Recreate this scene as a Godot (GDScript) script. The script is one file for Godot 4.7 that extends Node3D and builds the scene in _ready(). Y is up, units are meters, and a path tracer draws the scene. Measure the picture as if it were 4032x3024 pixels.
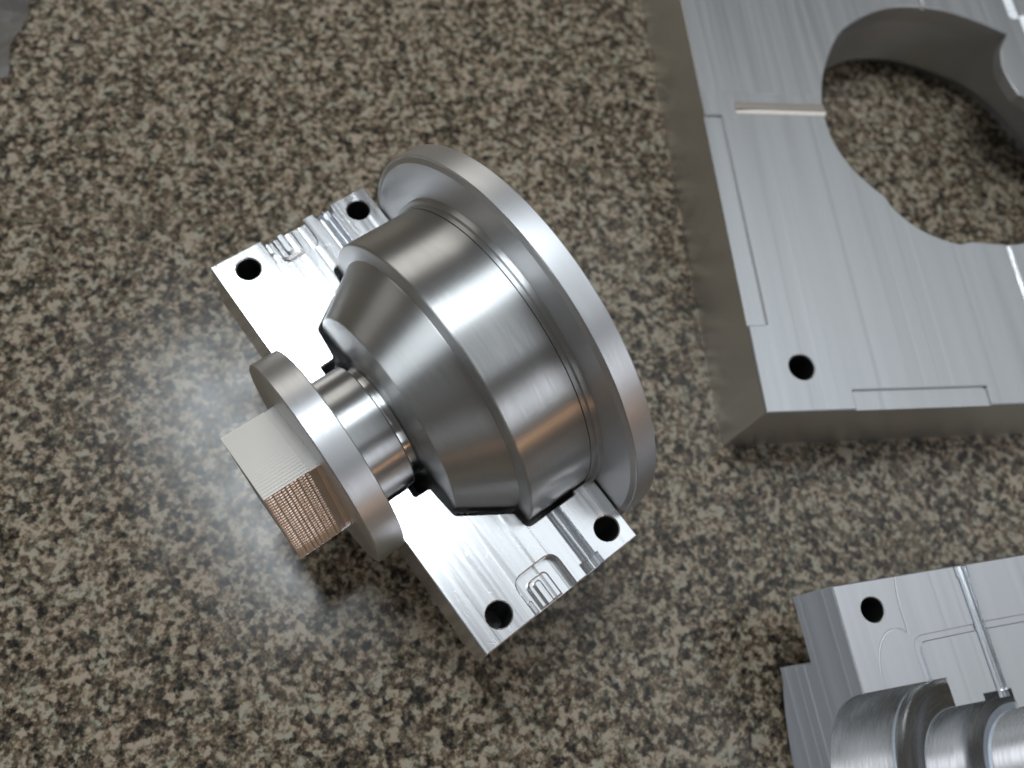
extends Node3D
# A turned steel core lying in an aluminium mould half, with two more mould parts, on a polished granite bench.
# All lengths are written in camera heights and multiplied by H.

const H := 0.34
const NAMES_PAD := 3

var M := {}
var taken := {}

# ---------------------------------------------------------------- shapes
class Shape:
	var v := PackedVector3Array()
	var n := PackedVector3Array()
	var t := PackedVector2Array()

	func tri(a: Vector3, b: Vector3, c: Vector3, na: Vector3, nb: Vector3, nc: Vector3, ua := Vector2(), ub := Vector2(), uc := Vector2()) -> void:
		var g := (b - a).cross(c - a)
		if g.length_squared() < 1e-22:
			return
		if g.dot(na + nb + nc) > 0.0:
			v.append_array(PackedVector3Array([a, c, b]))
			n.append_array(PackedVector3Array([na, nc, nb]))
			t.append_array(PackedVector2Array([ua, uc, ub]))
		else:
			v.append_array(PackedVector3Array([a, b, c]))
			n.append_array(PackedVector3Array([na, nb, nc]))
			t.append_array(PackedVector2Array([ua, ub, uc]))

	func quad(a: Vector3, b: Vector3, c: Vector3, d: Vector3, na: Vector3, nb: Vector3, nc: Vector3, nd: Vector3, ua: Vector2, ub: Vector2, uc: Vector2, ud: Vector2) -> void:
		tri(a, b, c, na, nb, nc, ua, ub, uc)
		tri(a, c, d, na, nc, nd, ua, uc, ud)

	func flat(a: Vector3, b: Vector3, c: Vector3, d: Vector3, nn: Vector3) -> void:
		var e := (b - a).length()
		var h := (d - a).length()
		quad(a, b, c, d, nn, nn, nn, nn, Vector2(0, 0), Vector2(e, 0), Vector2(e, h), Vector2(0, h))

	func mesh(scale: float) -> ArrayMesh:
		var arrays := []
		arrays.resize(Mesh.ARRAY_MAX)
		for i in v.size():
			v[i] *= scale
			t[i] *= scale
		arrays[Mesh.ARRAY_VERTEX] = v
		arrays[Mesh.ARRAY_NORMAL] = n
		arrays[Mesh.ARRAY_TEX_UV] = t
		var m := ArrayMesh.new()
		m.add_surface_from_arrays(Mesh.PRIMITIVE_TRIANGLES, arrays)
		return m


func signed_area(p: PackedVector2Array) -> float:
	var a := 0.0
	for i in p.size():
		var q := p[(i + 1) % p.size()]
		a += p[i].x * q.y - q.x * p[i].y
	return a * 0.5


func big(p: PackedVector2Array, f := 1000.0) -> PackedVector2Array:
	var o := PackedVector2Array()
	for q in p:
		o.append(q * f)
	return o


func circle(c: Vector2, r: float, steps := 40) -> PackedVector2Array:
	var o := PackedVector2Array()
	for i in steps:
		o.append(c + Vector2.from_angle(TAU * i / steps) * r)
	return o


func rect(x0: float, z0: float, x1: float, z1: float) -> PackedVector2Array:
	return PackedVector2Array([Vector2(x0, z0), Vector2(x1, z0), Vector2(x1, z1), Vector2(x0, z1)])


# rounds the corners of a polygon (closed) or polyline; r is one radius or one per corner
func rounded(p: PackedVector2Array, r: Variant, closed := true, steps := 6) -> PackedVector2Array:
	var o := PackedVector2Array()
	var c := p.size()
	for i in c:
		var rad: float = r[i] if r is Array else r
		if rad <= 0.0 or (not closed and (i == 0 or i == c - 1)):
			o.append(p[i])
			continue
		var a := (p[(i + c - 1) % c] - p[i])
		var b := (p[(i + 1) % c] - p[i])
		var half := absf(a.angle_to(b)) * 0.5
		var cut := minf(rad / tan(half), 0.49 * minf(a.length(), b.length()))
		var s := p[i] + a.normalized() * cut
		var e := p[i] + b.normalized() * cut
		for k in steps + 1:
			var w := float(k) / steps
			o.append(s.lerp(p[i], w).lerp(p[i].lerp(e, w), w))
	return o


# cuts that touch the rim are taken from the outline, cuts inside become holes
func plate_loops(outer: PackedVector2Array, rim_cuts: Array, holes: Array) -> Array:
	var parts := [big(outer)]
	for cut in rim_cuts:
		var rest := []
		for p in parts:
			rest.append_array(Geometry2D.clip_polygons(p, big(cut)))
		parts = rest
	var o := []
	for p in parts:
		var own := []
		for h in holes:
			if Geometry2D.is_point_in_polygon(h[0] * 1000.0, p):
				own.append(h)
		o.append([big(p, 0.001), own])
	return o


func triangles_with_holes(outer: PackedVector2Array, holes: Array) -> PackedVector2Array:
	var o := PackedVector2Array()
	var lo := outer[0]
	var hi := outer[0]
	for p in outer:
		lo = lo.min(p)
		hi = hi.max(p)
	var xs := [lo.x - 1.0]
	for h in holes:
		var m := Vector2()
		for p in h:
			m += p
		xs.append(m.x / h.size() + 0.00013)
	xs.append(hi.x + 1.0)
	xs.sort()
	for i in xs.size() - 1:
		if xs[i + 1] - xs[i] < 1e-6:
			continue
		var pieces: Array = Geometry2D.intersect_polygons(big(outer), big(rect(xs[i], lo.y - 1.0, xs[i + 1], hi.y + 1.0)))
		for h in holes:
			var rest := []
			for p in pieces:
				rest.append_array(Geometry2D.clip_polygons(p, big(h)))
			pieces = rest
		for p in pieces:
			var idx := Geometry2D.triangulate_polygon(p)
			for j in idx:
				o.append(p[j] * 0.001)
	return o


# a plate of constant section: walls, a small chamfer at the top rim and a top face; lines of machining run along x or along z
func slab(s: Shape, loops: Array, y0: float, y1: float, chamfer: float, along_x: bool, off := Vector3.ZERO, bottom := false, rim: Shape = null) -> void:
	for part in loops:
		var all: Array = [part[0]]
		all.append_array(part[1])
		var tops := []
		for li in all.size():
			var p: PackedVector2Array = all[li]
			var sgn := signf(signed_area(p)) * (1.0 if li == 0 else -1.0)
			var cnt := p.size()
			var en := PackedVector2Array()
			for i in cnt:
				var d := (p[(i + 1) % cnt] - p[i]).normalized()
				en.append(Vector2(d.y, -d.x) * sgn)
			var inset := PackedVector2Array()
			for i in cnt:
				var a := en[(i + cnt - 1) % cnt]
				var b := en[i]
				var m := (a + b) / maxf(0.35, 1.0 + a.dot(b))
				inset.append(p[i] - m * chamfer)
			tops.append(inset)
			var run := 0.0
			for i in cnt:
				var j := (i + 1) % cnt
				var na := en[i]
				var nb := en[i]
				if en[(i + cnt - 1) % cnt].dot(en[i]) > 0.8:
					na = (en[(i + cnt - 1) % cnt] + en[i]).normalized()
				if en[j].dot(en[i]) > 0.8:
					nb = (en[j] + en[i]).normalized()
				var n0 := Vector3(na.x, 0, na.y)
				var n1 := Vector3(nb.x, 0, nb.y)
				var l := (p[j] - p[i]).length()
				var yw := y1 - chamfer
				var a0 := Vector3(p[i].x, y0, p[i].y) + off
				var b0 := Vector3(p[j].x, y0, p[j].y) + off
				var a1 := Vector3(p[i].x, yw, p[i].y) + off
				var b1 := Vector3(p[j].x, yw, p[j].y) + off
				var ws := rim if rim and li == 0 else s
				ws.quad(a0, b0, b1, a1, n0, n1, n1, n0, Vector2(y0, run), Vector2(y0, run + l), Vector2(yw, run + l), Vector2(yw, run))
				if chamfer > 0.0:
					var a2 := Vector3(inset[i].x, y1, inset[i].y) + off
					var b2 := Vector3(inset[j].x, y1, inset[j].y) + off
					var c0 := (n0 + Vector3.UP).normalized()
					var c1 := (n1 + Vector3.UP).normalized()
					s.quad(a1, b1, b2, a2, c0, c1, c1, c0, Vector2(0, run), Vector2(0, run + l), Vector2(chamfer, run + l), Vector2(chamfer, run))
				run += l
		var f := triangles_with_holes(tops[0], tops.slice(1))
		for i in range(0, f.size(), 3):
			face(s, f[i], f[i + 1], f[i + 2], y1, Vector3.UP, along_x, off)
		if bottom:
			f = triangles_with_holes(all[0], all.slice(1))
			for i in range(0, f.size(), 3):
				face(s, f[i], f[i + 1], f[i + 2], y0, Vector3.DOWN, along_x, off)


func face(s: Shape, a: Vector2, b: Vector2, c: Vector2, y: float, nn: Vector3, along_x: bool, off: Vector3) -> void:
	var ua := Vector2(a.y, a.x) if along_x else a
	var ub := Vector2(b.y, b.x) if along_x else b
	var uc := Vector2(c.y, c.x) if along_x else c
	s.tri(Vector3(a.x, y, a.y) + off, Vector3(b.x, y, b.y) + off, Vector3(c.x, y, c.y) + off, nn, nn, nn, ua, ub, uc)


# an upright section (x, y) pushed along z from z0 to z1, or (z, y) pushed along x when turned
func extruded(s: Shape, p: PackedVector2Array, z0: float, z1: float, off := Vector3.ZERO, turned := false, open_above := 9.0) -> void:
	var sgn := signf(signed_area(p))
	var cnt := p.size()
	var at := func(q: Vector2, z: float) -> Vector3: return (Vector3(z, q.y, q.x) if turned else Vector3(q.x, q.y, z)) + off
	var dir := func(q: Vector2) -> Vector3: return Vector3(0, q.y, q.x) if turned else Vector3(q.x, q.y, 0)
	var en := PackedVector2Array()
	for i in cnt:
		var d := (p[(i + 1) % cnt] - p[i]).normalized()
		en.append(Vector2(d.y, -d.x) * sgn)
	var run := 0.0
	for i in cnt:
		var j := (i + 1) % cnt
		var na := en[i]
		var nb := en[i]
		if en[(i + cnt - 1) % cnt].dot(en[i]) > 0.8:
			na = (en[(i + cnt - 1) % cnt] + en[i]).normalized()
		if en[j].dot(en[i]) > 0.8:
			nb = (en[j] + en[i]).normalized()
		var l := (p[j] - p[i]).length()
		if minf(p[i].y, p[j].y) > open_above:
			continue
		s.quad(at.call(p[i], z0), at.call(p[j], z0), at.call(p[j], z1), at.call(p[i], z1), dir.call(na), dir.call(nb), dir.call(nb), dir.call(na), Vector2(run, z0), Vector2(run + l, z0), Vector2(run + l, z1), Vector2(run, z1))
		run += l
	var idx := Geometry2D.triangulate_polygon(big(p))
	var fn: Vector3 = Vector3(1, 0, 0) if turned else Vector3(0, 0, 1)
	for i in range(0, idx.size(), 3):
		var a := p[idx[i]]
		var b := p[idx[i + 1]]
		var c := p[idx[i + 2]]
		s.tri(at.call(a, z0), at.call(b, z0), at.call(c, z0), -fn, -fn, -fn, Vector2(a.y, a.x), Vector2(b.y, b.x), Vector2(c.y, c.x))
		s.tri(at.call(a, z1), at.call(b, z1), at.call(c, z1), fn, fn, fn, a, b, c)


# a turned surface: profile of (t, r), t along -z of the part (or +x when along_x); only the arc from a0 to a1
func lathe(s: Shape, p: PackedVector2Array, off := Vector3.ZERO, along_x := false, a0 := 0.0, a1 := TAU, steps := 220, inward := false) -> void:
	var cnt := p.size()
	var en := PackedVector2Array()
	for i in cnt - 1:
		var d := (p[i + 1] - p[i]).normalized()
		en.append(Vector2(-d.y, d.x) * (-1.0 if inward else 1.0))
	var run := 0.0
	for i in cnt - 1:
		var l := (p[i + 1] - p[i]).length()
		if l < 1e-7:
			continue
		var na := en[i]
		var nb := en[i]
		if i > 0 and en[i - 1].dot(en[i]) > 0.8:
			na = (en[i - 1] + en[i]).normalized()
		if i < cnt - 2 and en[i + 1].dot(en[i]) > 0.8:
			nb = (en[i + 1] + en[i]).normalized()
		var rm := maxf(p[i].y, p[i + 1].y)
		for k in steps:
			var g := lerpf(a0, a1, float(k) / steps)
			var h := lerpf(a0, a1, float(k + 1) / steps)
			var q := []
			for w in [[p[i], na, g], [p[i], na, h], [p[i + 1], nb, h], [p[i + 1], nb, g]]:
				var cs := cos(w[2])
				var sn := sin(w[2])
				var pt: Vector2 = w[0]
				var nn: Vector2 = w[1]
				if along_x:
					q.append([Vector3(pt.x, pt.y * sn, pt.y * cs) + off, Vector3(nn.x, nn.y * sn, nn.y * cs)])
				else:
					q.append([Vector3(pt.y * cs, pt.y * sn, -pt.x) + off, Vector3(nn.y * cs, nn.y * sn, -nn.x)])
			s.quad(q[0][0], q[1][0], q[2][0], q[3][0], q[0][1], q[1][1], q[2][1], q[3][1], Vector2(run, g * rm), Vector2(run, h * rm), Vector2(run + l, h * rm), Vector2(run + l, g * rm))
		run += l


func prof(rows: Array) -> PackedVector2Array:   # [t, r, corner radius]
	var p := PackedVector2Array()
	var r := []
	for w in rows:
		p.append(Vector2(w[0], w[1]))
		r.append(w[2] if w.size() > 2 else 0.0)
	return rounded(p, r, false, 7)


# ---------------------------------------------------------------- naming
func numbered(called: String) -> String:
	if not taken.has(called):
		taken[called] = 0
		return called
	taken[called] += 1
	return called + "_" + str(taken[called]).pad_zeros(NAMES_PAD)


func thing(called: String, label: String, category: String, at: Vector3, turn := 0.0, group := "") -> Node3D:
	var o := Node3D.new()
	o.name = numbered(called)
	o.position = at
	o.rotation.y = turn
	add_child(o)
	o.set_meta("label", label)
	o.set_meta("category", category)
	if group:
		o.set_meta("group", group)
	return o


func part(called: String, s: Shape, m: Material, parent: Node3D, scale: float, label := "") -> MeshInstance3D:
	var o := MeshInstance3D.new()
	var c := 0
	for k in parent.get_children():
		if str(k.name).begins_with(called):
			c += 1
	o.name = called if c == 0 else called + "_" + str(c).pad_zeros(NAMES_PAD)
	o.mesh = s.mesh(scale)
	o.material_override = m
	if label:
		o.set_meta("label", label)
	parent.add_child(o, true)
	return o


# ---------------------------------------------------------------- materials
func noise(kind: int, freq: float, sd: int, octaves := 1) -> FastNoiseLite:
	var f := FastNoiseLite.new()
	f.noise_type = kind
	f.frequency = freq
	f.seed = sd
	f.fractal_type = FastNoiseLite.FRACTAL_FBM if octaves > 1 else FastNoiseLite.FRACTAL_NONE
	f.fractal_octaves = octaves
	return f


# relief that varies across u and hardly along v: the lines a cutter leaves
func lines_texture(size: int, sd: int, coarse: float, fine: float, along: float, scratches: int, swirls := false, fine_deep := 0.007, passes := 11.0) -> ImageTexture:
	var a := noise(FastNoiseLite.TYPE_SIMPLEX, 1.0, sd, 2)
	var b := noise(FastNoiseLite.TYPE_SIMPLEX, 1.0, sd + 7, 3)
	var im := Image.create_empty(size, size, false, Image.FORMAT_RF)
	for y in size:
		var fy := float(y) / size * along
		for x in size:
			var fx := float(x) / size
			var pass_at := fx * passes + 0.35 * sin(fx * TAU * 3.0)
			var w := 0.5 + 0.17 * a.get_noise_2d(fx * coarse, fy * 0.15) + 0.3 * (minf(fposmod(pass_at, 1.0) / 0.84, (1.0 - fposmod(pass_at, 1.0)) / 0.16) - 0.5) * (1.0 if int(pass_at) % 3 else 0.35) + fine_deep * b.get_noise_2d(fx * fine, fy * 0.8)
			im.set_pixel(x, y, Color(w, 0, 0))
	var rng := RandomNumberGenerator.new()
	rng.seed = sd
	if swirls:
		# rings that an end mill left while it turned on the spot
		for w in [[70.0, 130.0, 38.0, 62.0, 2.3, 5.2], [92.0, 175.0, 24.0, 40.0, -0.6, 1.9], [105.0, 60.0, 16.0, 70.0, 2.9, 4.4]]:
			for k in 900:
				var g := lerpf(w[4], w[5], k / 900.0)
				for e in 2:
					im.set_pixel(posmod(int(w[0] + cos(g) * w[2]) + e, size), posmod(int(w[1] + sin(g) * w[3]), size), Color(0.2 + 0.5 * e, 0, 0))
	for i in scratches:
		var p := Vector2(rng.randf() * size, rng.randf() * size)
		var d := Vector2.from_angle(rng.randf() * TAU)
		var l := int(rng.randf_range(3, 17))
		var deep := rng.randf_range(0.015, 0.10)
		for k in l:
			var q := p + d * k
			var x := posmod(int(q.x), size)
			var y := posmod(int(q.y), size)
			im.set_pixel(x, y, Color(im.get_pixel(x, y).r - deep, 0, 0))
	return ImageTexture.create_from_image(im)


func rough_texture(size: int, sd: int, lo: float, hi: float, across: float, along: float) -> ImageTexture:
	var a := noise(FastNoiseLite.TYPE_SIMPLEX, 1.0, sd, 4)
	var im := Image.create_empty(size, size, false, Image.FORMAT_L8)
	for y in size:
		for x in size:
			var w := 0.5 + 0.75 * a.get_noise_2d(float(x) / size * across, float(y) / size * along)
			var g := clampf(lerpf(lo, hi, w), 0.02, 1.0)
			im.set_pixel(x, y, Color(g, g, g))
	return ImageTexture.create_from_image(im)


func metal(called: String, color: Color, rough: ImageTexture, relief: ImageTexture, depth: float, tile: float, aniso: float) -> StandardMaterial3D:
	var m := StandardMaterial3D.new()
	m.resource_name = called
	m.albedo_color = color.linear_to_srgb()
	m.metallic = 1.0
	m.roughness = 1.0
	m.roughness_texture = rough
	m.roughness_texture_channel = BaseMaterial3D.TEXTURE_CHANNEL_RED
	m.uv1_scale = Vector3(1.0 / tile, 1.0 / tile, 1)
	if relief:
		m.heightmap_enabled = true
		m.heightmap_texture = relief
		m.heightmap_scale = depth
	if aniso != 0.0:
		m.anisotropy_enabled = true
		m.anisotropy = aniso
	return m


func granite() -> StandardMaterial3D:
	var size := 1536
	var grains := noise(FastNoiseLite.TYPE_CELLULAR, 0.10, 3)
	grains.cellular_return_type = FastNoiseLite.RETURN_CELL_VALUE
	grains.cellular_distance_function = FastNoiseLite.DISTANCE_EUCLIDEAN
	grains.domain_warp_enabled = true
	grains.domain_warp_type = FastNoiseLite.DOMAIN_WARP_SIMPLEX
	grains.domain_warp_amplitude = 16.0
	grains.domain_warp_frequency = 0.06
	grains.domain_warp_fractal_type = FastNoiseLite.DOMAIN_WARP_FRACTAL_PROGRESSIVE
	grains.domain_warp_fractal_octaves = 3
	var small := noise(FastNoiseLite.TYPE_CELLULAR, 0.17, 29)
	small.cellular_return_type = FastNoiseLite.RETURN_CELL_VALUE
	small.domain_warp_enabled = true
	small.domain_warp_type = FastNoiseLite.DOMAIN_WARP_SIMPLEX
	small.domain_warp_amplitude = 9.0
	small.domain_warp_frequency = 0.09
	small.domain_warp_fractal_type = FastNoiseLite.DOMAIN_WARP_FRACTAL_PROGRESSIVE
	small.domain_warp_fractal_octaves = 3
	var spots := noise(FastNoiseLite.TYPE_SIMPLEX_SMOOTH, 0.085, 11, 4)
	var hues := noise(FastNoiseLite.TYPE_SIMPLEX_SMOOTH, 0.03, 23, 2)
	var g := grains.get_seamless_image(size, size, false, false, 0.06).get_data()
	var s := spots.get_seamless_image(size, size, false, false, 0.06).get_data()
	var g2 := small.get_seamless_image(size, size, false, false, 0.06).get_data()
	var f := noise(FastNoiseLite.TYPE_SIMPLEX_SMOOTH, 0.2, 41, 2).get_seamless_image(size, size, false, false, 0.06).get_data()
	var h := hues.get_seamless_image(size, size, false, false, 0.06).get_data()
	# sRGB stone colours from darkest to lightest; the hue drifts between greenish and pinkish
	var ramp := [[0.0, 0.17, 0.167, 0.163], [0.16, 0.235, 0.222, 0.208], [0.32, 0.315, 0.288, 0.255], [0.50, 0.40, 0.36, 0.31], [0.70, 0.50, 0.455, 0.39], [0.86, 0.57, 0.53, 0.465], [1.0, 0.66, 0.63, 0.575]]
	var table := PackedByteArray()
	for hue in 16:
		var t := (hue - 7.5) / 7.5
		for i in 256:
			var w := i / 255.0
			for k in ramp.size() - 1:
				var a: Array = ramp[k]
				var b: Array = ramp[k + 1]
				if w <= b[0]:
					var q: float = (w - a[0]) / (b[0] - a[0])
					var tint := [1.0 + 0.022 * t, 1.0 - 0.01 * t, 1.0 - 0.02 * t]
					for c in 3:
						table.append(clampi(int(255.0 * lerpf(a[c + 1], b[c + 1], q) * tint[c] * lerpf(0.72, 0.97, w) * [1.0, 0.985, 0.955][c]), 0, 255))
					break
	var out := PackedByteArray()
	out.resize(size * size * 3)
	for i in size * size:
		var w := clampi((g[i] * 8 + g2[i] * 6 + s[i] * 8 - 1010) * 9 / 100 + (f[i] - 128) * 5 / 10 + 10, 0, 255)
		var hh := clampi((h[i] + (g2[i] & 31) * 4 - 96) >> 3, 0, 15)
		var at := (w + hh * 256) * 3
		out[i * 3] = table[at]
		out[i * 3 + 1] = table[at + 1]
		out[i * 3 + 2] = table[at + 2]
	var m := StandardMaterial3D.new()
	m.resource_name = "polished_granite"
	m.albedo_texture = ImageTexture.create_from_image(Image.create_from_data(size, size, false, Image.FORMAT_RGB8, out))
	m.roughness = 1.0
	m.roughness_texture = rough_texture(256, 91, 0.15, 0.24, 14, 14)
	m.metallic_specular = 0.36
	return m


func make_materials() -> void:
	var r_alu := rough_texture(512, 5, 0.3, 0.46, 60, 5)
	var r_steel := rough_texture(512, 6, 0.35, 0.43, 90, 2)
	var r_cut := rough_texture(256, 8, 0.24, 0.31, 30, 1)
	var lines := lines_texture(512, 31, 6.0, 110.0, 1.0, 420)
	var wide_lines := lines_texture(512, 35, 8.0, 100.0, 1.0, 260, false, 0.007, 6.0)
	var turning := lines_texture(512, 57, 24.0, 200.0, 2.0, 160, false, 0.10, 0.0)
	var arcs := lines_texture(512, 44, 7.0, 90.0, 1.0, 60, true)
	M.granite = granite()
	M.block = metal("milled_aluminium", Color(0.80, 0.80, 0.81), rough_texture(512, 5, 0.19, 0.27, 40, 0.6), lines, 0.018, 0.1, 0.4)
	M.plate = metal("dull_milled_aluminium", Color(0.51, 0.512, 0.515), rough_texture(512, 15, 0.44, 0.54, 30, 0.5), wide_lines, 0.026, 0.16, 0.4)
	M.block_b = metal("grey_milled_aluminium", Color(0.54, 0.54, 0.55), rough_texture(512, 16, 0.42, 0.52, 30, 0.6), arcs, 0.018, 0.13, 0.4)
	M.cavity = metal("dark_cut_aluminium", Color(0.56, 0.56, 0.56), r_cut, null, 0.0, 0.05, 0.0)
	M.steel = metal("turned_steel", Color(0.62, 0.62, 0.615), r_steel, turning, 0.004, 0.05, 0.94)
	M.polished = metal("polished_steel", Color(0.66, 0.66, 0.65), rough_texture(128, 18, 0.12, 0.2, 40, 4), null, 0.0, 0.05, 0.5)
	M.rim = metal("matt_turned_steel", Color(0.72, 0.72, 0.73), rough_texture(512, 19, 0.40, 0.48, 90, 2), turning, 0.0012, 0.05, 0.6)
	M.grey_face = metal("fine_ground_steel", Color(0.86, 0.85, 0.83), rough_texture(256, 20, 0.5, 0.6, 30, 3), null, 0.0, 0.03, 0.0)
	M.reflection_tint_face = metal("ridged_metal_warm_reflection", Color(0.98, 0.82, 0.71), rough_texture(256, 21, 0.32, 0.42, 30, 30), null, 0.0, 0.03, 0.0)  # warm reflection put into the albedo; the bar is plain steel
	M.seam = metal("scored_metal_warm_reflection", Color(0.74, 0.66, 0.59), rough_texture(128, 27, 0.3, 0.5, 20, 20), null, 0.0, 0.05, 0.0)  # warm tint paints a reflection along the plate seam
	M.side = metal("ground_brownish_steel", Color(0.70, 0.69, 0.66), rough_texture(256, 26, 0.36, 0.46, 3, 30), null, 0.0, 0.12, 0.0)
	M.channel = metal("cut_channel", Color(0.68, 0.69, 0.71), rough_texture(128, 24, 0.24, 0.28, 2, 2), null, 0.0, 0.03, 0.0)
	M.block_end = metal("sawn_aluminium_blue_reflection", Color(0.76, 0.83, 0.93), rough_texture(256, 25, 0.6, 0.74, 24, 0.6), lines, 0.09, 0.12, 0.0)  # blue in the albedo stands in for bluish reflected light
	M.block_end.metallic = 0.3
	M.block_end.albedo_color = Color(0.74, 0.80, 0.90).linear_to_srgb()
	for k in ["steel"]:
		M[k].clearcoat_enabled = true
		M[k].clearcoat = 0.3
		M[k].clearcoat_roughness = 0.16
	M.bore_shade = metal("painted_bore_shade", Color(0.16, 0.16, 0.16), rough_texture(64, 22, 0.4, 0.5, 8, 8), null, 0.0, 0.03, 0.0)  # dark albedo stands in for the shade inside deep bores
	var p := StandardMaterial3D.new()
	p.resource_name = "cloudy_plastic"
	p.albedo_color = Color(0.40, 0.38, 0.36, 0.72)
	p.transparency = BaseMaterial3D.TRANSPARENCY_ALPHA
	p.roughness = 0.4
	M.plastic = p
	var hs := StandardMaterial3D.new()
	hs.resource_name = "white_enamel"
	hs.albedo_color = Color(0.8, 0.8, 0.8)
	hs.roughness = 0.5
	M.enamel = hs


# ---------------------------------------------------------------- the place
func lamp(label: String, at: Vector3, along: Vector3, length: float, width: float, radiance: float, color: Color, facing := Vector3.DOWN) -> void:
	var o := thing("ceiling_lamp", label, "lamp", at)  # serves real lamps and the panels added for their light
	var back := -facing.normalized()
	var x := (along - back * along.dot(back)).normalized()
	o.basis = Basis(x, back, x.cross(back))
	var s := Shape.new()
	slab(s, [[rect(-length / 2 - 0.02, -width / 2 - 0.02, length / 2 + 0.02, width / 2 + 0.02), []]], 0.004, 0.06, 0.004, true, Vector3.ZERO, true)
	part("housing", s, M.enamel, o, 1.0)
	var d := Shape.new()
	slab(d, [[rect(-length / 2, -width / 2, length / 2, width / 2), []]], -0.006, 0.002, 0.001, true, Vector3.ZERO, true)
	var m := StandardMaterial3D.new()
	m.resource_name = "lamp_diffuser"
	m.albedo_color = Color(0.9, 0.9, 0.9)
	m.emission_enabled = true
	m.emission = color
	m.emission_energy_multiplier = minf(radiance * 0.15, 1.5)
	part("diffuser", d, m, o, 1.0)
	var l := AreaLight3D.new()
	l.name = "lamp_glow"
	l.area_size = Vector2(length, width)
	l.area_normalize_energy = false
	l.light_color = color
	l.light_energy = (radiance - m.emission_energy_multiplier) / PI
	l.shadow_enabled = true
	l.position = Vector3(0, -0.012, 0)
	l.rotation.x = -PI / 2
	o.add_child(l)


func reflection_panel(label: String, at: Vector3, width: float, height: float, radiance: float, color: Color) -> void:
	# added panel for reflections: frame, glowing face and light, turned to the bench
	var o := thing("window", label, "window", at)
	var facing := Vector3(-at.x, 0.15 - at.y, -at.z).normalized()
	var x := Vector3.UP.cross(facing).normalized()
	o.basis = Basis(x, -facing, x.cross(-facing))
	var s := Shape.new()
	var outer := rect(-width / 2 - 0.05, -height / 2 - 0.05, width / 2 + 0.05, height / 2 + 0.05)
	slab(s, [[outer, [rect(-width / 2, -height / 2, width / 2, height / 2)]]], -0.02, 0.05, 0.004, true, Vector3.ZERO, true)
	part("frame", s, M.enamel, o, 1.0)
	var d := Shape.new()
	slab(d, [[rect(-width / 2, -height / 2, width / 2, height / 2), []]], -0.004, 0.004, 0.0, true, Vector3.ZERO, true)
	var m := StandardMaterial3D.new()
	m.resource_name = "glowing_panel_face"
	m.albedo_color = Color(0.6, 0.6, 0.6)
	m.emission_enabled = true
	m.emission = color
	m.emission_energy_multiplier = radiance * 0.3
	part("glow_face", d, m, o, 1.0)
	var l := AreaLight3D.new()
	l.name = "daylight"
	l.area_size = Vector2(width, height)
	l.area_normalize_energy = false
	l.light_color = color
	l.light_energy = radiance * 0.7 / PI
	l.shadow_enabled = true
	l.position = Vector3(0, -0.012, 0)
	l.rotation.x = -PI / 2
	o.add_child(l)


func _ready() -> void:
	# camera
	var cam := Camera3D.new()
	cam.name = "camera"
	var right := Vector3(0.9892664880, 0.1461226048, 0.0)
	var down := Vector3(0.0537658705, -0.3640009971, 0.9298454201)
	var ahead := Vector3(0.1358714354, -0.9198649132, -0.3679503971)
	cam.transform = Transform3D(Basis(right, -down, -ahead), Vector3(0, H, 0))
	var att := CameraAttributesPhysical.new()
	att.frustum_focal_length = 25.774
	att.frustum_near = 0.02
	att.frustum_far = 60.0
	att.frustum_focus_distance = 0.735 * H
	att.exposure_aperture = 8.0
	cam.attributes = att
	cam.fov = 49.93
	cam.near = 0.02
	cam.far = 60.0
	add_child(cam)
	cam.current = true
	# surroundings and exposure
	var env := Environment.new()
	env.background_mode = Environment.BG_COLOR
	env.background_color = Color(0.095, 0.09, 0.085).linear_to_srgb()
	env.tonemap_mode = Environment.TONE_MAPPER_LINEAR
	env.tonemap_exposure = 1.0
	env.sdfgi_enabled = true
	env.ssao_enabled = true
	env.ssil_enabled = true
	var we := WorldEnvironment.new()
	we.name = "surroundings"
	we.environment = env
	add_child(we)
	make_materials()
	# lamps: the long fitting over the bench, a low warm one, the rest added panels
	var e1 := Vector3(0.6099, 0, 0.7925)
	var e2 := Vector3(0.7925, 0, -0.6099)
	var cool := Color(0.93, 0.97, 1.0)
	lamp("wide white ceiling lamp over the left of the bench", Vector3(-0.365, 2.0, -0.645), e1, 0.82, 0.34, 20.0, cool)
	lamp("large dim panel added in place of a lit ceiling beyond the right of the bench", Vector3(1.08, 2.1, -0.70), e1, 2.0, 1.6, 1.25, cool)  # added in place of a bright ceiling, mirrored in plate and barrel
	lamp("white light panel added for the cone highlight far out over the near left of the bench", Vector3(-2.2, 2.0, 0.4), e1, 1.4, 0.6, 4.5, cool)  # added so that the cone and flange face catch light
	reflection_panel("framed light panel added for reflections high beyond the bench", Vector3(-1.1, 1.1, -2.15), 1.8, 0.95, 1.4, Color(1.0, 0.99, 0.96))
	reflection_panel("bluish framed light panel added for reflections behind the near side of the bench", Vector3(1.75, 1.35, 1.0), 1.5, 0.8, 2.0, Color(0.95, 0.97, 1.0))
	lamp("narrow warm lamp low on the near side", Vector3(2.2, 0.66, 2.2), e2, 1.7, 0.14, 3.8, Color(1.0, 0.77, 0.56), -e1)
	build_table()
	build_block()
	build_core()
	build_plate()
	build_second_block()
	build_sheet()


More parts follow.
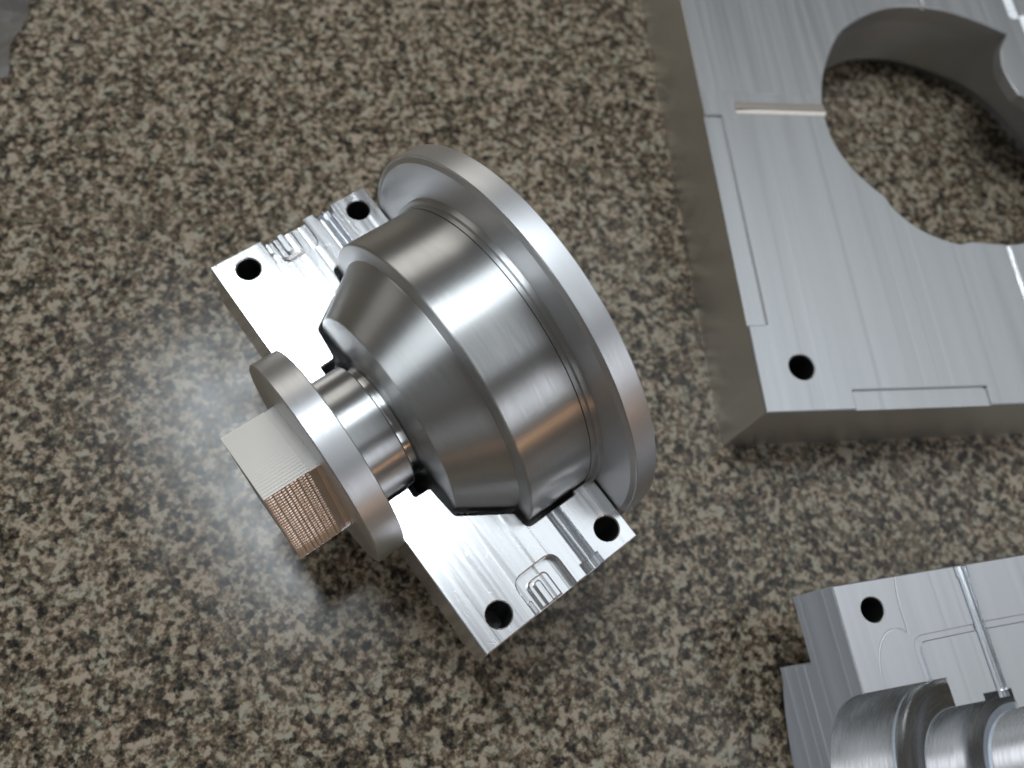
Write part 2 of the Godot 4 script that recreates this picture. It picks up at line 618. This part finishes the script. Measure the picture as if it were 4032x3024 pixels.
func build_table() -> void:
	var s := Shape.new()
	var x0 := -1.3
	var x1 := 1.6
	var z0 := -1.5
	var z1 := 1.0
	s.quad(Vector3(x0, 0, z0), Vector3(x1, 0, z0), Vector3(x1, 0, z1), Vector3(x0, 0, z1), Vector3.UP, Vector3.UP, Vector3.UP, Vector3.UP, Vector2(x0, z0), Vector2(x1, z0), Vector2(x1, z1), Vector2(x0, z1))
	for w in [[Vector2(x0, z0), Vector2(x1, z0), Vector3(0, 0, -1)], [Vector2(x1, z0), Vector2(x1, z1), Vector3(1, 0, 0)], [Vector2(x1, z1), Vector2(x0, z1), Vector3(0, 0, 1)], [Vector2(x0, z1), Vector2(x0, z0), Vector3(-1, 0, 0)]]:
		var a: Vector2 = w[0]
		var b: Vector2 = w[1]
		s.flat(Vector3(a.x, -0.03, a.y), Vector3(b.x, -0.03, b.y), Vector3(b.x, 0, b.y), Vector3(a.x, 0, a.y), w[2])
	s.quad(Vector3(x0, -0.03, z0), Vector3(x1, -0.03, z0), Vector3(x1, -0.03, z1), Vector3(x0, -0.03, z1), Vector3.DOWN, Vector3.DOWN, Vector3.DOWN, Vector3.DOWN, Vector2(x0, z0), Vector2(x1, z0), Vector2(x1, z1), Vector2(x0, z1))
	M.granite.uv1_scale = Vector3(1.0 / 0.44, 1.0 / 0.44, 1)
	var o := MeshInstance3D.new()
	o.name = "granite_bench_top"
	o.mesh = s.mesh(1.0)
	o.material_override = M.granite
	o.set_meta("kind", "structure")
	o.set_meta("label", "polished speckled grey brown granite bench top")
	add_child(o)


const KB := 0.8726 * H   # the first block and the core lie nearer to the camera than the bench
const BL := 0.5477
const BW := 0.2150
const BS := 0.2727
const BT := 0.2469       # top of the block above the bench, in block units


func cavity_cut() -> PackedVector2Array:
	# half widths of the cavity along the axis (t), mirrored about the axis; z = -t
	var half := [[-0.02, 0.0800], [0.0375, 0.0800], [0.0375, 0.0935], [0.0568, 0.0945], [0.0610, 0.1360], [0.1165, 0.1725], [0.1190, 0.1945], [0.1865, 0.1960], [0.1875, 0.1915], [0.26, 0.1915]]
	var rr := [0.0, 0.0, 0.002, 0.004, 0.008, 0.005, 0.008, 0.003, 0.0, 0.0]
	var p := PackedVector2Array()
	var radii := []
	for i in half.size():
		p.append(Vector2(BS + half[i][1], -half[i][0]))
		radii.append(rr[i])
	for i in range(half.size() - 1, -1, -1):
		p.append(Vector2(BS - half[i][1], -half[i][0]))
		radii.append(rr[i])
	return rounded(p, radii, true, 5)


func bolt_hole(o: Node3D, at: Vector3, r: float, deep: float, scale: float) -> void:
	# a lining painted dark as the shade in a deep hole, with drill point
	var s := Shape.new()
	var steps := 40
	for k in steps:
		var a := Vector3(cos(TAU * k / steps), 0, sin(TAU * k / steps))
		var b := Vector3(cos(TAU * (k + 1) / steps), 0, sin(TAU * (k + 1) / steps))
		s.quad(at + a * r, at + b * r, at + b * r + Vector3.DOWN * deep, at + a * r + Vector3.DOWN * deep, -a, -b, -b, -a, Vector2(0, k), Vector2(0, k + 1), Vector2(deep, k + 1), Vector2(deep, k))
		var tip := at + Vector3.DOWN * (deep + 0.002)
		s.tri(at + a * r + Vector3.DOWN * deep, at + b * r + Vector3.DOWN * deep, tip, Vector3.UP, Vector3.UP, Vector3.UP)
	part("bolt_hole", s, M.bore_shade, o, scale)


func trough(s: Shape, x0: float, x1: float, z0: float, z1: float, deep: float, along_x: bool, off: Vector3) -> void:
	# a channel between two straight lips: two cutter passes that leave a sharp ridge between them
	var rows := [[0.0, 0.0], [0.05, -0.62], [0.16, -0.86], [0.34, -0.95], [0.43, -0.5], [0.47, -0.5], [0.54, -0.9], [0.70, -1.0], [0.86, -0.86], [0.95, -0.62], [1.0, 0.0]]
	for i in rows.size() - 1:
		var wa := Vector2(lerpf(z0, z1, rows[i][0]) if along_x else lerpf(x0, x1, rows[i][0]), rows[i][1] * deep)
		var wb := Vector2(lerpf(z0, z1, rows[i + 1][0]) if along_x else lerpf(x0, x1, rows[i + 1][0]), rows[i + 1][1] * deep)
		var d := (wb - wa).normalized()
		var nn := Vector2(-d.y, d.x)
		if nn.y < 0.0:
			nn = -nn
		if along_x:
			s.flat(Vector3(x0, wa.y, wa.x) + off, Vector3(x1, wa.y, wa.x) + off, Vector3(x1, wb.y, wb.x) + off, Vector3(x0, wb.y, wb.x) + off, Vector3(0, nn.y, nn.x))
		else:
			s.flat(Vector3(wa.x, wa.y, z0) + off, Vector3(wa.x, wa.y, z1) + off, Vector3(wb.x, wb.y, z1) + off, Vector3(wb.x, wb.y, z0) + off, Vector3(nn.x, nn.y, 0))


func build_block() -> void:
	var at := Vector3(-0.19937, 0.21543 - BT * 0.8726, -0.42475) * H
	var o := thing("mould_half", "bright aluminium mould half holding the turned steel core", "mould half", at, -0.914726)
	var up := Vector3(0, BT, 0)
	var outer := rect(0, -BW, BL, 0)
	var cav := cavity_cut()
	var bores := [circle(Vector2(0.0252, -0.1907), 0.0140), circle(Vector2(0.0255, -0.0362), 0.0142), circle(Vector2(0.5207, -0.1914), 0.0142), circle(Vector2(0.5225, -0.0361), 0.0143)]
	var s := Shape.new()
	slab(s, plate_loops(outer, [cav], bores), -0.095, -0.016, 0.0, true, up, true)
	var pocket_r := rounded(PackedVector2Array([Vector2(0.60, -0.0680), Vector2(0.5035, -0.0680), Vector2(0.5035, -0.1250), Vector2(0.60, -0.1250)]), [0.0, 0.014, 0.014, 0.0])
	var pocket_l := rounded(PackedVector2Array([Vector2(-0.05, -0.0685), Vector2(0.0430, -0.0685), Vector2(0.0430, -0.1250), Vector2(-0.05, -0.1250)]), [0.0, 0.013, 0.013, 0.0])
	var cuts := [cav, pocket_r, pocket_l,
		rect(0.46, -0.1622, 0.60, -0.1452), rect(0.5345, -0.1650, 0.60, -0.1407),
		rect(-0.05, -0.1605, 0.085, -0.1470), rect(-0.05, -0.1655, 0.0120, -0.1405)]
	slab(s, plate_loops(outer, cuts, bores), -0.016, 0.0, 0.0013, true, up)
	part("ears", s, M.block, o, KB)
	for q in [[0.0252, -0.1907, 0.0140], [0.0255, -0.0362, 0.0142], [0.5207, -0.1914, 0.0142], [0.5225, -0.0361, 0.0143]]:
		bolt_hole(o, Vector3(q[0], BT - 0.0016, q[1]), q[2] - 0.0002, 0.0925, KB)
	# the deeper body under the ears, with the cavity cut through it
	var b := Shape.new()
	for row in [[0.02, 0.0375, 0.0], [0.0375, 0.0595, 0.0955], [0.0595, 0.118, 0.150], [0.118, BW - 0.001, 0.196]]:
		var p := PackedVector2Array([Vector2(0.06, -0.094), Vector2(0.06, -0.185)])
		for i in 13:
			var a := lerpf(PI * 1.12, PI * 1.88, i / 12.0)
			p.append(Vector2(BS + cos(a) * 0.225, BT * -1.0 + 0.0008 + 0.062 * (1.0 + sin(a)) / 1.0 * 0.55))
		p.append(Vector2(BL - 0.06, -0.185))
		p.append(Vector2(BL - 0.06, -0.094))
		if row[2] > 0.095:
			var a0 := asin(0.094 / row[2])
			for i in 25:
				var a := lerpf(-a0, -PI + a0, i / 24.0)
				p.append(Vector2(BS + cos(a) * row[2], sin(a) * row[2]))
		extruded(b, p, -row[0], -row[1], up)
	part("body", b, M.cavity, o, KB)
	# runner channels
	for w in [[0.4680, 0.5345, -0.1622, -0.1452, 0.0105], [0.5345, BL - 0.0005, -0.1650, -0.1407, 0.0130], [0.0120, 0.0775, -0.1605, -0.1470, 0.0105], [0.0005, 0.0120, -0.1655, -0.1405, 0.0130]]:
		var c := Shape.new()
		trough(c, w[0], w[1], w[2], w[3], w[4], true, up)
		part("runner_channel", c, M.channel, o, KB)
	# the stepped terraces in the two pockets
	for side in [1.0, -1.0]:
		var edge := BL - 0.0006 if side > 0 else 0.0006
		var z_lo := -0.1085
		var z_hi := -0.0800
		var a := Shape.new()
		slab(a, [[rounded(PackedVector2Array([Vector2(edge, z_hi), Vector2(edge, z_lo), Vector2(edge - side * 0.0330, z_lo), Vector2(edge - side * 0.0330, z_hi)]), [0.0, 0.0, 0.007, 0.009]), []]], -0.0158, -0.0100, 0.0022, true, up)
		part("pocket_step", a, M.block, o, KB)
		var c := Shape.new()
		slab(c, [[rounded(PackedVector2Array([Vector2(edge, -0.0865), Vector2(edge, -0.0960), Vector2(edge - side * 0.0290, -0.0960), Vector2(edge - side * 0.0290, -0.0865)]), [0.0, 0.0, 0.0045, 0.0045]), []]], -0.0101, -0.0048, 0.0018, true, up)
		part("pocket_step", c, M.block, o, KB)
		var d := Shape.new()
		slab(d, [[rounded(PackedVector2Array([Vector2(edge, -0.0700), Vector2(edge, -0.0760), Vector2(edge - side * 0.0160, -0.0760), Vector2(edge - side * 0.0160, -0.0700)]), [0.0, 0.0, 0.003, 0.003]), []]], -0.0158, -0.0120, 0.0014, true, up)
		part("pocket_step", d, M.block, o, KB)


func build_core() -> void:
	var base := Vector3(-0.19937, 0.21543, -0.42475) * H
	var e1 := Vector3(0.6099, 0, 0.7925)
	var at := base + e1 * BS * KB
	at.y = 0.0
	var o := thing("turned_core", "turned steel core with wide flange, cone and square end lying in the mould half", "core", at, -0.914726)
	var ax := Vector3(0, 0.21543 / 0.8726, 0)
	var s := Shape.new()
	lathe(s, prof([[-0.001, 0.0], [-0.001, 0.0780], [0.0470, 0.0780, 0.0], [0.0490, 0.0760], [0.0490, 0.06]]), ax)
	part("neck", s, M.steel, o, KB)
	s = Shape.new()
	lathe(s, prof([[0.0485, 0.0715], [0.0580, 0.0715], [0.0590, 0.0705], [0.0590, 0.0640], [0.0603, 0.0640], [0.0603, 0.0710]]), ax)
	part("seat_ring", s, M.polished, o, KB)
	s = Shape.new()
	lathe(s, prof([[0.0601, 0.0640], [0.0601, 0.0712], [0.0630, 0.0780, 0.004], [0.0640, 0.1310, 0.0032], [0.1195, 0.1690, 0.003], [0.1215, 0.1700]]), ax)
	part("cone", s, M.steel, o, KB)
	s = Shape.new()
	lathe(s, prof([[0.1212, 0.1600], [0.1212, 0.1720, 0.002], [0.1225, 0.1900, 0.0035], [0.2045, 0.1900]]), ax)
	part("barrel", s, M.steel, o, KB)
	s = Shape.new()
	lathe(s, prof([[0.2040, 0.1850], [0.2040, 0.1880], [0.2052, 0.1880], [0.2052, 0.1915, 0.0006], [0.2100, 0.1915, 0.0006], [0.2100, 0.1965, 0.0008], [0.2180, 0.1975]]), ax)
	part("collar", s, M.steel, o, KB)
	s = Shape.new()
	lathe(s, prof([[0.2165, 0.1900], [0.2165, 0.2385, 0.001], [0.2190, 0.2440, 0.0006], [0.2190, 0.2468, 0.001], [0.2452, 0.2468, 0.001], [0.2462, 0.2458], [0.2462, 0.0]]), ax)
	part("flange", s, M.rim, o, KB)
	s = Shape.new()
	lathe(s, prof([[-0.0330, 0.0], [-0.0330, 0.1262], [-0.0315, 0.1280], [-0.0015, 0.1280], [-0.0003, 0.1268], [-0.0003, 0.0]]), ax)
	part("end_disc", s, M.rim, o, KB)
	build_square(o, ax)


func build_square(o: Node3D, ax: Vector3) -> void:
	# a square bar, turned a little round the axis: a smooth grey face and a ridged one with a warm reflection tinted in
	var a := 0.110
	var tilt := deg_to_rad(27.5)
	var top := Vector3(0.0233, 0.074, 0) + ax
	var gx := Vector3(-cos(tilt), -sin(tilt), 0)    # along the grey face, away from the top edge
	var cx := Vector3(sin(tilt), -cos(tilt), 0)     # along the ridged face
	var gn := Vector3(-sin(tilt), cos(tilt), 0)
	var cn := Vector3(cos(tilt), sin(tilt), 0)
	var z_end := 0.098
	var z_step := 0.046
	var z_in := 0.0325
	var ins := 0.0012
	var body := Shape.new()
	# hidden faces and the end
	var p0 := top
	var p1 := top + gx * a
	var p2 := top + gx * a + cx * a
	var p3 := top + cx * a
	var zz := Vector3(0, 0, 1)
	body.flat(p1 + zz * z_end, p2 + zz * z_end, p2 + zz * z_in, p1 + zz * z_in, gx)
	body.flat(p3 + zz * z_end, p2 + zz * z_end, p2 + zz * z_in, p3 + zz * z_in, cx)
	body.flat(p0 + zz * z_end, p1 + zz * z_end, p2 + zz * z_end, p3 + zz * z_end, zz)
	part("square_end", body, M.rim, o, KB, "end of a square bar standing out from the small disc")
	var g := Shape.new()
	var steps := 60
	for i in steps:
		# fine ripples near the top edge, as the grinder left them
		var q := []
		for k in [i, i + 1]:
			var w := float(k) / steps
			var fade := exp(-w * 3.4)
			var y := -0.00008 * fade * (1.0 - cos(w * 230.0))
			var slope := -0.00008 * fade * 230.0 * sin(w * 230.0) / a
			q.append([gx * (w * a) + gn * y, (gn - gx * slope).normalized()])
		g.quad(p0 + q[0][0] + zz * z_end, p0 + q[1][0] + zz * z_end, p0 + q[1][0] + zz * z_step, p0 + q[0][0] + zz * z_step, q[0][1], q[1][1], q[1][1], q[0][1], Vector2(0, i), Vector2(0, i + 1), Vector2(0.05, i + 1), Vector2(0.05, i))
	# the strip beside the disc lies a little deeper
	var low := -gn * ins
	g.flat(p0 + zz * z_step, p1 + zz * z_step, p1 + low + zz * z_step, p0 + low + zz * z_step, -zz)
	g.flat(p0 + low + zz * z_step, p1 + low + zz * z_step, p1 + low + zz * z_in, p0 + low + zz * z_in, (gn + zz * -0.08).normalized())
	part("ground_face", g, M.grey_face, o, KB, "smooth pale grey face of the square end")
	# ridged face: eleven milled lanes of fine scallops
	var c := Shape.new()
	var rng := RandomNumberGenerator.new()
	rng.seed = 12
	var lanes := 11
	var nu := 190
	var rows := 27.0
	var tilts := []
	var shifts := []
	for k in lanes:
		tilts.append(rng.randf_range(-0.16, 0.10))
		shifts.append(rng.randf() * 0.5)
	var pt := func(iu: int, iz: int, k: int) -> Vector3:
		var w := float(iu) / nu
		var f := float(iz) / 4.0
		var z: float = lerpf(z_end, z_step, (k + f) / lanes)
		var calm: float = smoothstep(0.93, 0.8, w)
		var ph: float = w * rows + shifts[k] + 0.15 * sin(w * 9.0 + k)
		var y: float = -0.0007 * calm * absf(sin(ph * PI)) + (f - 0.5) * tilts[k] * 0.004
		if iz == 0 or iz == 4:
			y -= 0.0003
		return p0 + cx * (w * a) + cn * y + zz * z
	for k in lanes:
		for iz in 4:
			for iu in nu:
				var va: Vector3 = pt.call(iu, iz, k)
				var vb: Vector3 = pt.call(iu + 1, iz, k)
				var vc: Vector3 = pt.call(iu + 1, iz + 1, k)
				var vd: Vector3 = pt.call(iu, iz + 1, k)
				var fn := (vb - va).cross(vd - va).normalized()
				if fn.dot(cn) < 0.0:
					fn = -fn
				c.quad(va, vb, vc, vd, fn, fn, fn, fn, Vector2(iu, iz) * 0.001, Vector2(iu + 1, iz) * 0.001, Vector2(iu + 1, iz + 1) * 0.001, Vector2(iu, iz + 1) * 0.001)
	var lc := -cn * ins
	var bright := (cn + Vector3(0, 0, -0.22)).normalized()
	c.flat(p0 + lc + zz * z_step, p3 + lc + zz * z_step, p3 - cn * ins * 1.6 + zz * 0.0385, p0 - cn * ins * 1.6 + zz * 0.0385, bright)
	c.flat(p0 - cn * ins * 1.7 + zz * 0.0385, p3 - cn * ins * 1.7 + zz * 0.0385, p3 - cn * ins * 1.7 + zz * z_in, p0 - cn * ins * 1.7 + zz * z_in, cn)
	part("ridged_face", c, M.reflection_tint_face, o, KB, "face of the square end milled in fine ridges, tinted for a warm reflection")


func build_plate() -> void:
	var o := thing("mould_plate", "large thick aluminium mould plate with a wide round opening", "plate", Vector3(0.431487, 0, -0.327049) * H, 0.086969)
	var hp := 0.13626
	var hole_pts := [[0.5244, 0.6013], [0.4722, 0.6270], [0.4208, 0.6442], [0.3657, 0.6473], [0.3219, 0.6389], [0.2748, 0.6151], [0.2343, 0.5813], [0.1982, 0.5185], [0.1830, 0.4709], [0.1786, 0.4364], [0.1809, 0.3945], [0.1956, 0.3539], [0.2151, 0.3248], [0.2359, 0.3014], [0.2437, 0.2830], [0.2688, 0.2555], [0.2945, 0.2398], [0.3115, 0.2330], [0.3279, 0.2290], [0.3465, 0.2323], [0.3831, 0.2293], [0.4247, 0.2312], [0.47, 0.255], [0.52, 0.29], [0.555, 0.34], [0.58, 0.40], [0.585, 0.435], [0.56, 0.448], [0.535, 0.460], [0.5113, 0.4806], [0.5044, 0.4864], [0.4978, 0.5075], [0.4945, 0.5353], [0.4994, 0.5607], [0.5082, 0.5803]]
	var hole := PackedVector2Array()
	for q in hole_pts:
		hole.append(Vector2(q[0], -q[1]))
	# smooth the traced outline with a closed curve
	var fine := PackedVector2Array()
	var cnt := hole.size()
	for i in cnt:
		var sharp := i == 0
		for k in 5:
			var w := k / 5.0
			var pa := hole[i] if sharp else hole[(i + cnt - 1) % cnt]
			var pd := hole[(i + 1) % cnt] if i == cnt - 1 else hole[(i + 2) % cnt]
			fine.append(hole[i].cubic_interpolate(hole[(i + 1) % cnt], pa, pd, w))
	# below the lip at the right the opening is round
	var main_pts := hole_pts.slice(0, 22)
	main_pts.append_array([[0.47, 0.250], [0.52, 0.280], [0.565, 0.335], [0.594, 0.40], [0.603, 0.45], [0.598, 0.49], [0.582, 0.53], [0.555, 0.572]])
	var main := PackedVector2Array()
	for i in main_pts.size():
		for k in 4:
			var c := main_pts.size()
			var m := []
			for w in [i + c - 1, i, i + 1, i + 2]:
				m.append(Vector2(main_pts[w % c][0], -main_pts[w % c][1]))
			main.append(m[1].cubic_interpolate(m[2], m[0], m[3], k / 4.0))
	var under: PackedVector2Array = Geometry2D.offset_polygon(big(main), 22.0, Geometry2D.JOIN_ROUND)[0]
	under = big(under, 0.001)
	var outer := rect(0, -1.05, 0.86, 0)
	var bore := circle(Vector2(0.0578, -0.0565), 0.0165, 48)
	var s := Shape.new()
	var sides := Shape.new()
	slab(s, [[outer, [under, bore]]], 0.0, 0.026, 0.0, false, Vector3.ZERO, false, sides)
	slab(s, [[outer, [main, bore]]], 0.026, hp - 0.018, 0.0, false, Vector3.ZERO, true, sides)
	slab(s, [[outer, [fine, bore]]], hp - 0.018, hp - 0.0045, 0.0, false, Vector3.ZERO, true, sides)
	var cuts := [
		rounded(PackedVector2Array([Vector2(-0.1, -0.1135), Vector2(0.0252, -0.1135), Vector2(0.0252, -0.4320), Vector2(-0.1, -0.4320)]), [0.0, 0.003, 0.003, 0.0]),
		rounded(PackedVector2Array([Vector2(0.1168, 0.1), Vector2(0.1168, -0.0250), Vector2(0.3005, -0.0250), Vector2(0.3005, 0.1)]), [0.0, 0.001, 0.004, 0.0]),
	]
	var slots := [
		rounded(PackedVector2Array([Vector2(0.541, -0.6345), Vector2(0.5555, -0.6345), Vector2(0.5565, -0.80), Vector2(0.541, -0.80)]), [0.006, 0.006, 0.0, 0.0]),
		rounded(PackedVector2Array([Vector2(0.5575, -0.600), Vector2(0.5720, -0.600), Vector2(0.5720, -0.6430), Vector2(0.5575, -0.6430)]), [0.003, 0.003, 0.006, 0.006]),
	]
	# narrow grooves run from the opening: cut the opening itself wider in the top layer
	var wide := big(fine)
	for g in [rect(0.3900, -0.80, 0.3975, -0.62), rect(0.3945, -0.25, 0.4015, -0.03)]:
		wide = Geometry2D.merge_polygons(wide, big(g))[0]
	wide = big(wide, 0.001)
	var loops := plate_loops(outer, cuts, [bore, slots[0], slots[1]])
	for l in loops:
		l[1].append(wide)
	slab(s, loops, hp - 0.0045, hp, 0.0012, false)
	part("plate_body", s, M.plate, o, H)
	part("side_faces", sides, M.side, o, H, "dull grey upright sides of the plate")
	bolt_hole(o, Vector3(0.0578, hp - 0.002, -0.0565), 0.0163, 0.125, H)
	# groove that runs from the opening to the left edge
	var g2 := Shape.new()
	var zg := -0.4405
	var seam := [[0.014, 0.0003], [0.0065, 0.0009], [0.0035, 0.0010], [-0.0005, 0.0026], [-0.0055, 0.0003]]
	for i in seam.size() - 1:
		var a: Array = seam[i]
		var b: Array = seam[i + 1]
		var n2 := Vector3(0, a[0] - b[0], a[1] - b[1]).normalized()
		for k in 30:
			var x0 := lerpf(0.0465, 0.1798, k / 30.0)
			var x1 := lerpf(0.0465, 0.1798, (k + 1) / 30.0)
			var rise := func(x: float, y: float) -> float: return hp + 0.0002 + (y - 0.0003) * smoothstep(0.0465, 0.08, x) + 0.0002 * sin(x * 900.0) * (1.0 if y > 0.002 else 0.0)
			g2.flat(Vector3(x0, rise.call(x0, a[1]), zg - a[0]), Vector3(x1, rise.call(x1, a[1]), zg - a[0]), Vector3(x1, rise.call(x1, b[1]), zg - b[0]), Vector3(x0, rise.call(x0, b[1]), zg - b[0]), n2)
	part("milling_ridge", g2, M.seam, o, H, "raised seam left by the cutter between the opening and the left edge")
	for sl in [[0.541, 0.556, -0.6345, -0.80], [0.5575, 0.572, -0.600, -0.643]]:
		var t := Shape.new()
		var slope := Vector3(-0.27, 0.96, 0.06).normalized()
		t.flat(Vector3(sl[0], hp - 0.0044, sl[2]), Vector3(sl[0], hp - 0.0044, sl[3]), Vector3(sl[1], hp - 0.0003, sl[3]), Vector3(sl[1], hp - 0.0003, sl[2]), slope)
		part("oil_slot", t, M.block, o, H, "bright rounded slot")
	for sl in [[0.3945, 0.4015, -0.228, -0.03], [0.3900, 0.3975, -0.80, -0.652]]:
		var t2 := Shape.new()
		trough(t2, sl[0], sl[1], sl[2], sl[3], 0.0040, false, Vector3(0, hp - 0.0002, 0))
		part("vent_groove", t2, M.block, o, H)


func build_second_block() -> void:
	var k3 := 0.89244 * H
	var o := thing("mould_half", "dull grey aluminium mould half with an empty stepped cavity", "mould half", Vector3(0.449072, 0, -0.117969) * H, 0.166646)
	var top := 0.1977 / 0.89244
	var up := Vector3(0, top, 0)
	var z0 := 0.2455
	var half := [[-0.02, 0.1280], [0.1040, 0.1280], [0.1040, 0.0972], [0.1425, 0.0972], [0.1425, 0.1047], [0.1783, 0.1047], [0.1783, 0.0834], [0.62, 0.0834]]
	var p := PackedVector2Array()
	for q in half:
		p.append(Vector2(q[0], z0 - q[1]))
	for i in range(half.size() - 1, -1, -1):
		p.append(Vector2(half[i][0], z0 + half[i][1]))
	var outer := rect(0, 0, 0.56, z0 * 2.0)
	var bores := [circle(Vector2(0.0408, 0.0325), 0.0140), circle(Vector2(0.0408, z0 * 2.0 - 0.0325), 0.0140)]
	var s := Shape.new()
	var b := Shape.new()
	# top layer: runner across the ear and the thin seal groove
	var cuts := [p, rect(0.1605, -0.05, 0.1740, 0.20), rect(0.1590, -0.05, 0.1755, 0.0135)]
	slab(s, plate_loops(outer, cuts, bores), -0.010, -0.0026, 0.0, false, up, false, b)
	var path := rounded(PackedVector2Array([Vector2(0.165, 0.0672), Vector2(0.165, 0.0735), Vector2(0.0845, 0.0752), Vector2(0.0862, 0.13), Vector2(0.0785, 0.13), Vector2(0.0772, 0.0690)]), [0.0, 0.0, 0.010, 0.0, 0.0, 0.016])
	cuts.append(path)
	cuts.append(rect(0.17, 0.0665, 0.60, 0.0735))
	slab(s, plate_loops(outer, cuts, bores), -0.0026, 0.0, 0.0011, false, up, false, b)
	part("ears", s, M.block_b, o, k3)
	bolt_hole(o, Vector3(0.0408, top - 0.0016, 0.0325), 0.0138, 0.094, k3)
	# end face and body: ears above, a wider rounded body below
	for row in [[0.0, 0.104, 0.1280], [0.104, 0.1425, 0.0972], [0.1425, 0.1783, 0.1047], [0.1783, 0.56, 0.0834]]:
		var q := PackedVector2Array([Vector2(0.0, -0.010), Vector2(0.0, -0.098), Vector2(0.0812, -0.098), Vector2(0.0812, -0.1843)])
		for i in 15:
			var w := i / 14.0
			q.append(Vector2(lerpf(0.0950, z0 * 2.0 - 0.0950, w), -0.1843 - (top - 0.1845) * (1.0 - pow(absf(w * 2.0 - 1.0), 2.2))))
		q.append_array(PackedVector2Array([Vector2(z0 * 2.0 - 0.0812, -0.1843), Vector2(z0 * 2.0 - 0.0812, -0.098), Vector2(z0 * 2.0, -0.098), Vector2(z0 * 2.0, -0.010)]))
		var r: float = row[2]
		var a0 := asin(0.010 / r)
		for i in 49:
			var a := lerpf(-a0, -PI + a0, i / 48.0)
			q.append(Vector2(z0 + cos(a) * r, sin(a) * r))
		extruded(b, q, row[0], row[1], up, true, -0.0105)
	part("body", b, M.block_end, o, k3)
	# the turned cavity wall
	var c := Shape.new()
	lathe(c, prof([[0.0, 0.1278], [0.0835, 0.1278], [0.0840, 0.1300], [0.0862, 0.1300], [0.0866, 0.1278], [0.1000, 0.1278, 0.0], [0.1035, 0.1220, 0.01], [0.1035, 0.0970, 0.002], [0.1425, 0.0970], [0.1428, 0.1045], [0.1780, 0.1045], [0.1780, 0.0920, 0.0], [0.1800, 0.0832, 0.006], [0.56, 0.0832]]), up + Vector3(0, 0, z0), true, PI, TAU, 120, true)
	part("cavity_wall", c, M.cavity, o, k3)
	for w in [[0.1605, 0.1740, 0.0135, 0.1485, 0.0068], [0.1590, 0.1755, 0.0005, 0.0135, 0.0085]]:
		var t := Shape.new()
		trough(t, w[0], w[1], w[2], w[3], w[4], false, up)
		part("runner_channel", t, M.channel, o, k3)


func build_sheet() -> void:
	# a creased sheet of cloudy plastic film whose corner reaches into the picture
	var o := thing("plastic_sheet", "creased cloudy grey plastic sheet lying at the far left corner of the bench", "plastic sheet", Vector3(-0.685, 0, -0.955) * H)
	var s := Shape.new()
	var f := noise(FastNoiseLite.TYPE_SIMPLEX, 9.0, 77, 3)
	var n := 36
	var at := func(i: int, j: int) -> Vector3:
		var u := float(i) / n
		var w := float(j) / n
		var x := lerpf(-0.45, 0.148 - 0.022 * w + 0.008 * f.get_noise_2d(w * 0.6, 3.0), u)
		var z := lerpf(-0.45, 0.19 + 0.01 * f.get_noise_2d(u * 0.5, 8.0), w) - 0.05 * u * w
		return Vector3(x, 0.003 + 0.022 * absf(f.get_noise_2d(x * 0.9, z * 0.5)), z)
	for i in n:
		for j in n:
			var a: Vector3 = at.call(i, j)
			var b: Vector3 = at.call(i + 1, j)
			var c: Vector3 = at.call(i + 1, j + 1)
			var d: Vector3 = at.call(i, j + 1)
			var na := (c - a).cross(d - b).normalized()
			if na.y < 0.0:
				na = -na
			s.quad(a, b, c, d, na, na, na, na, Vector2.ZERO, Vector2.ZERO, Vector2.ZERO, Vector2.ZERO)
	part("film", s, M.plastic, o, H)
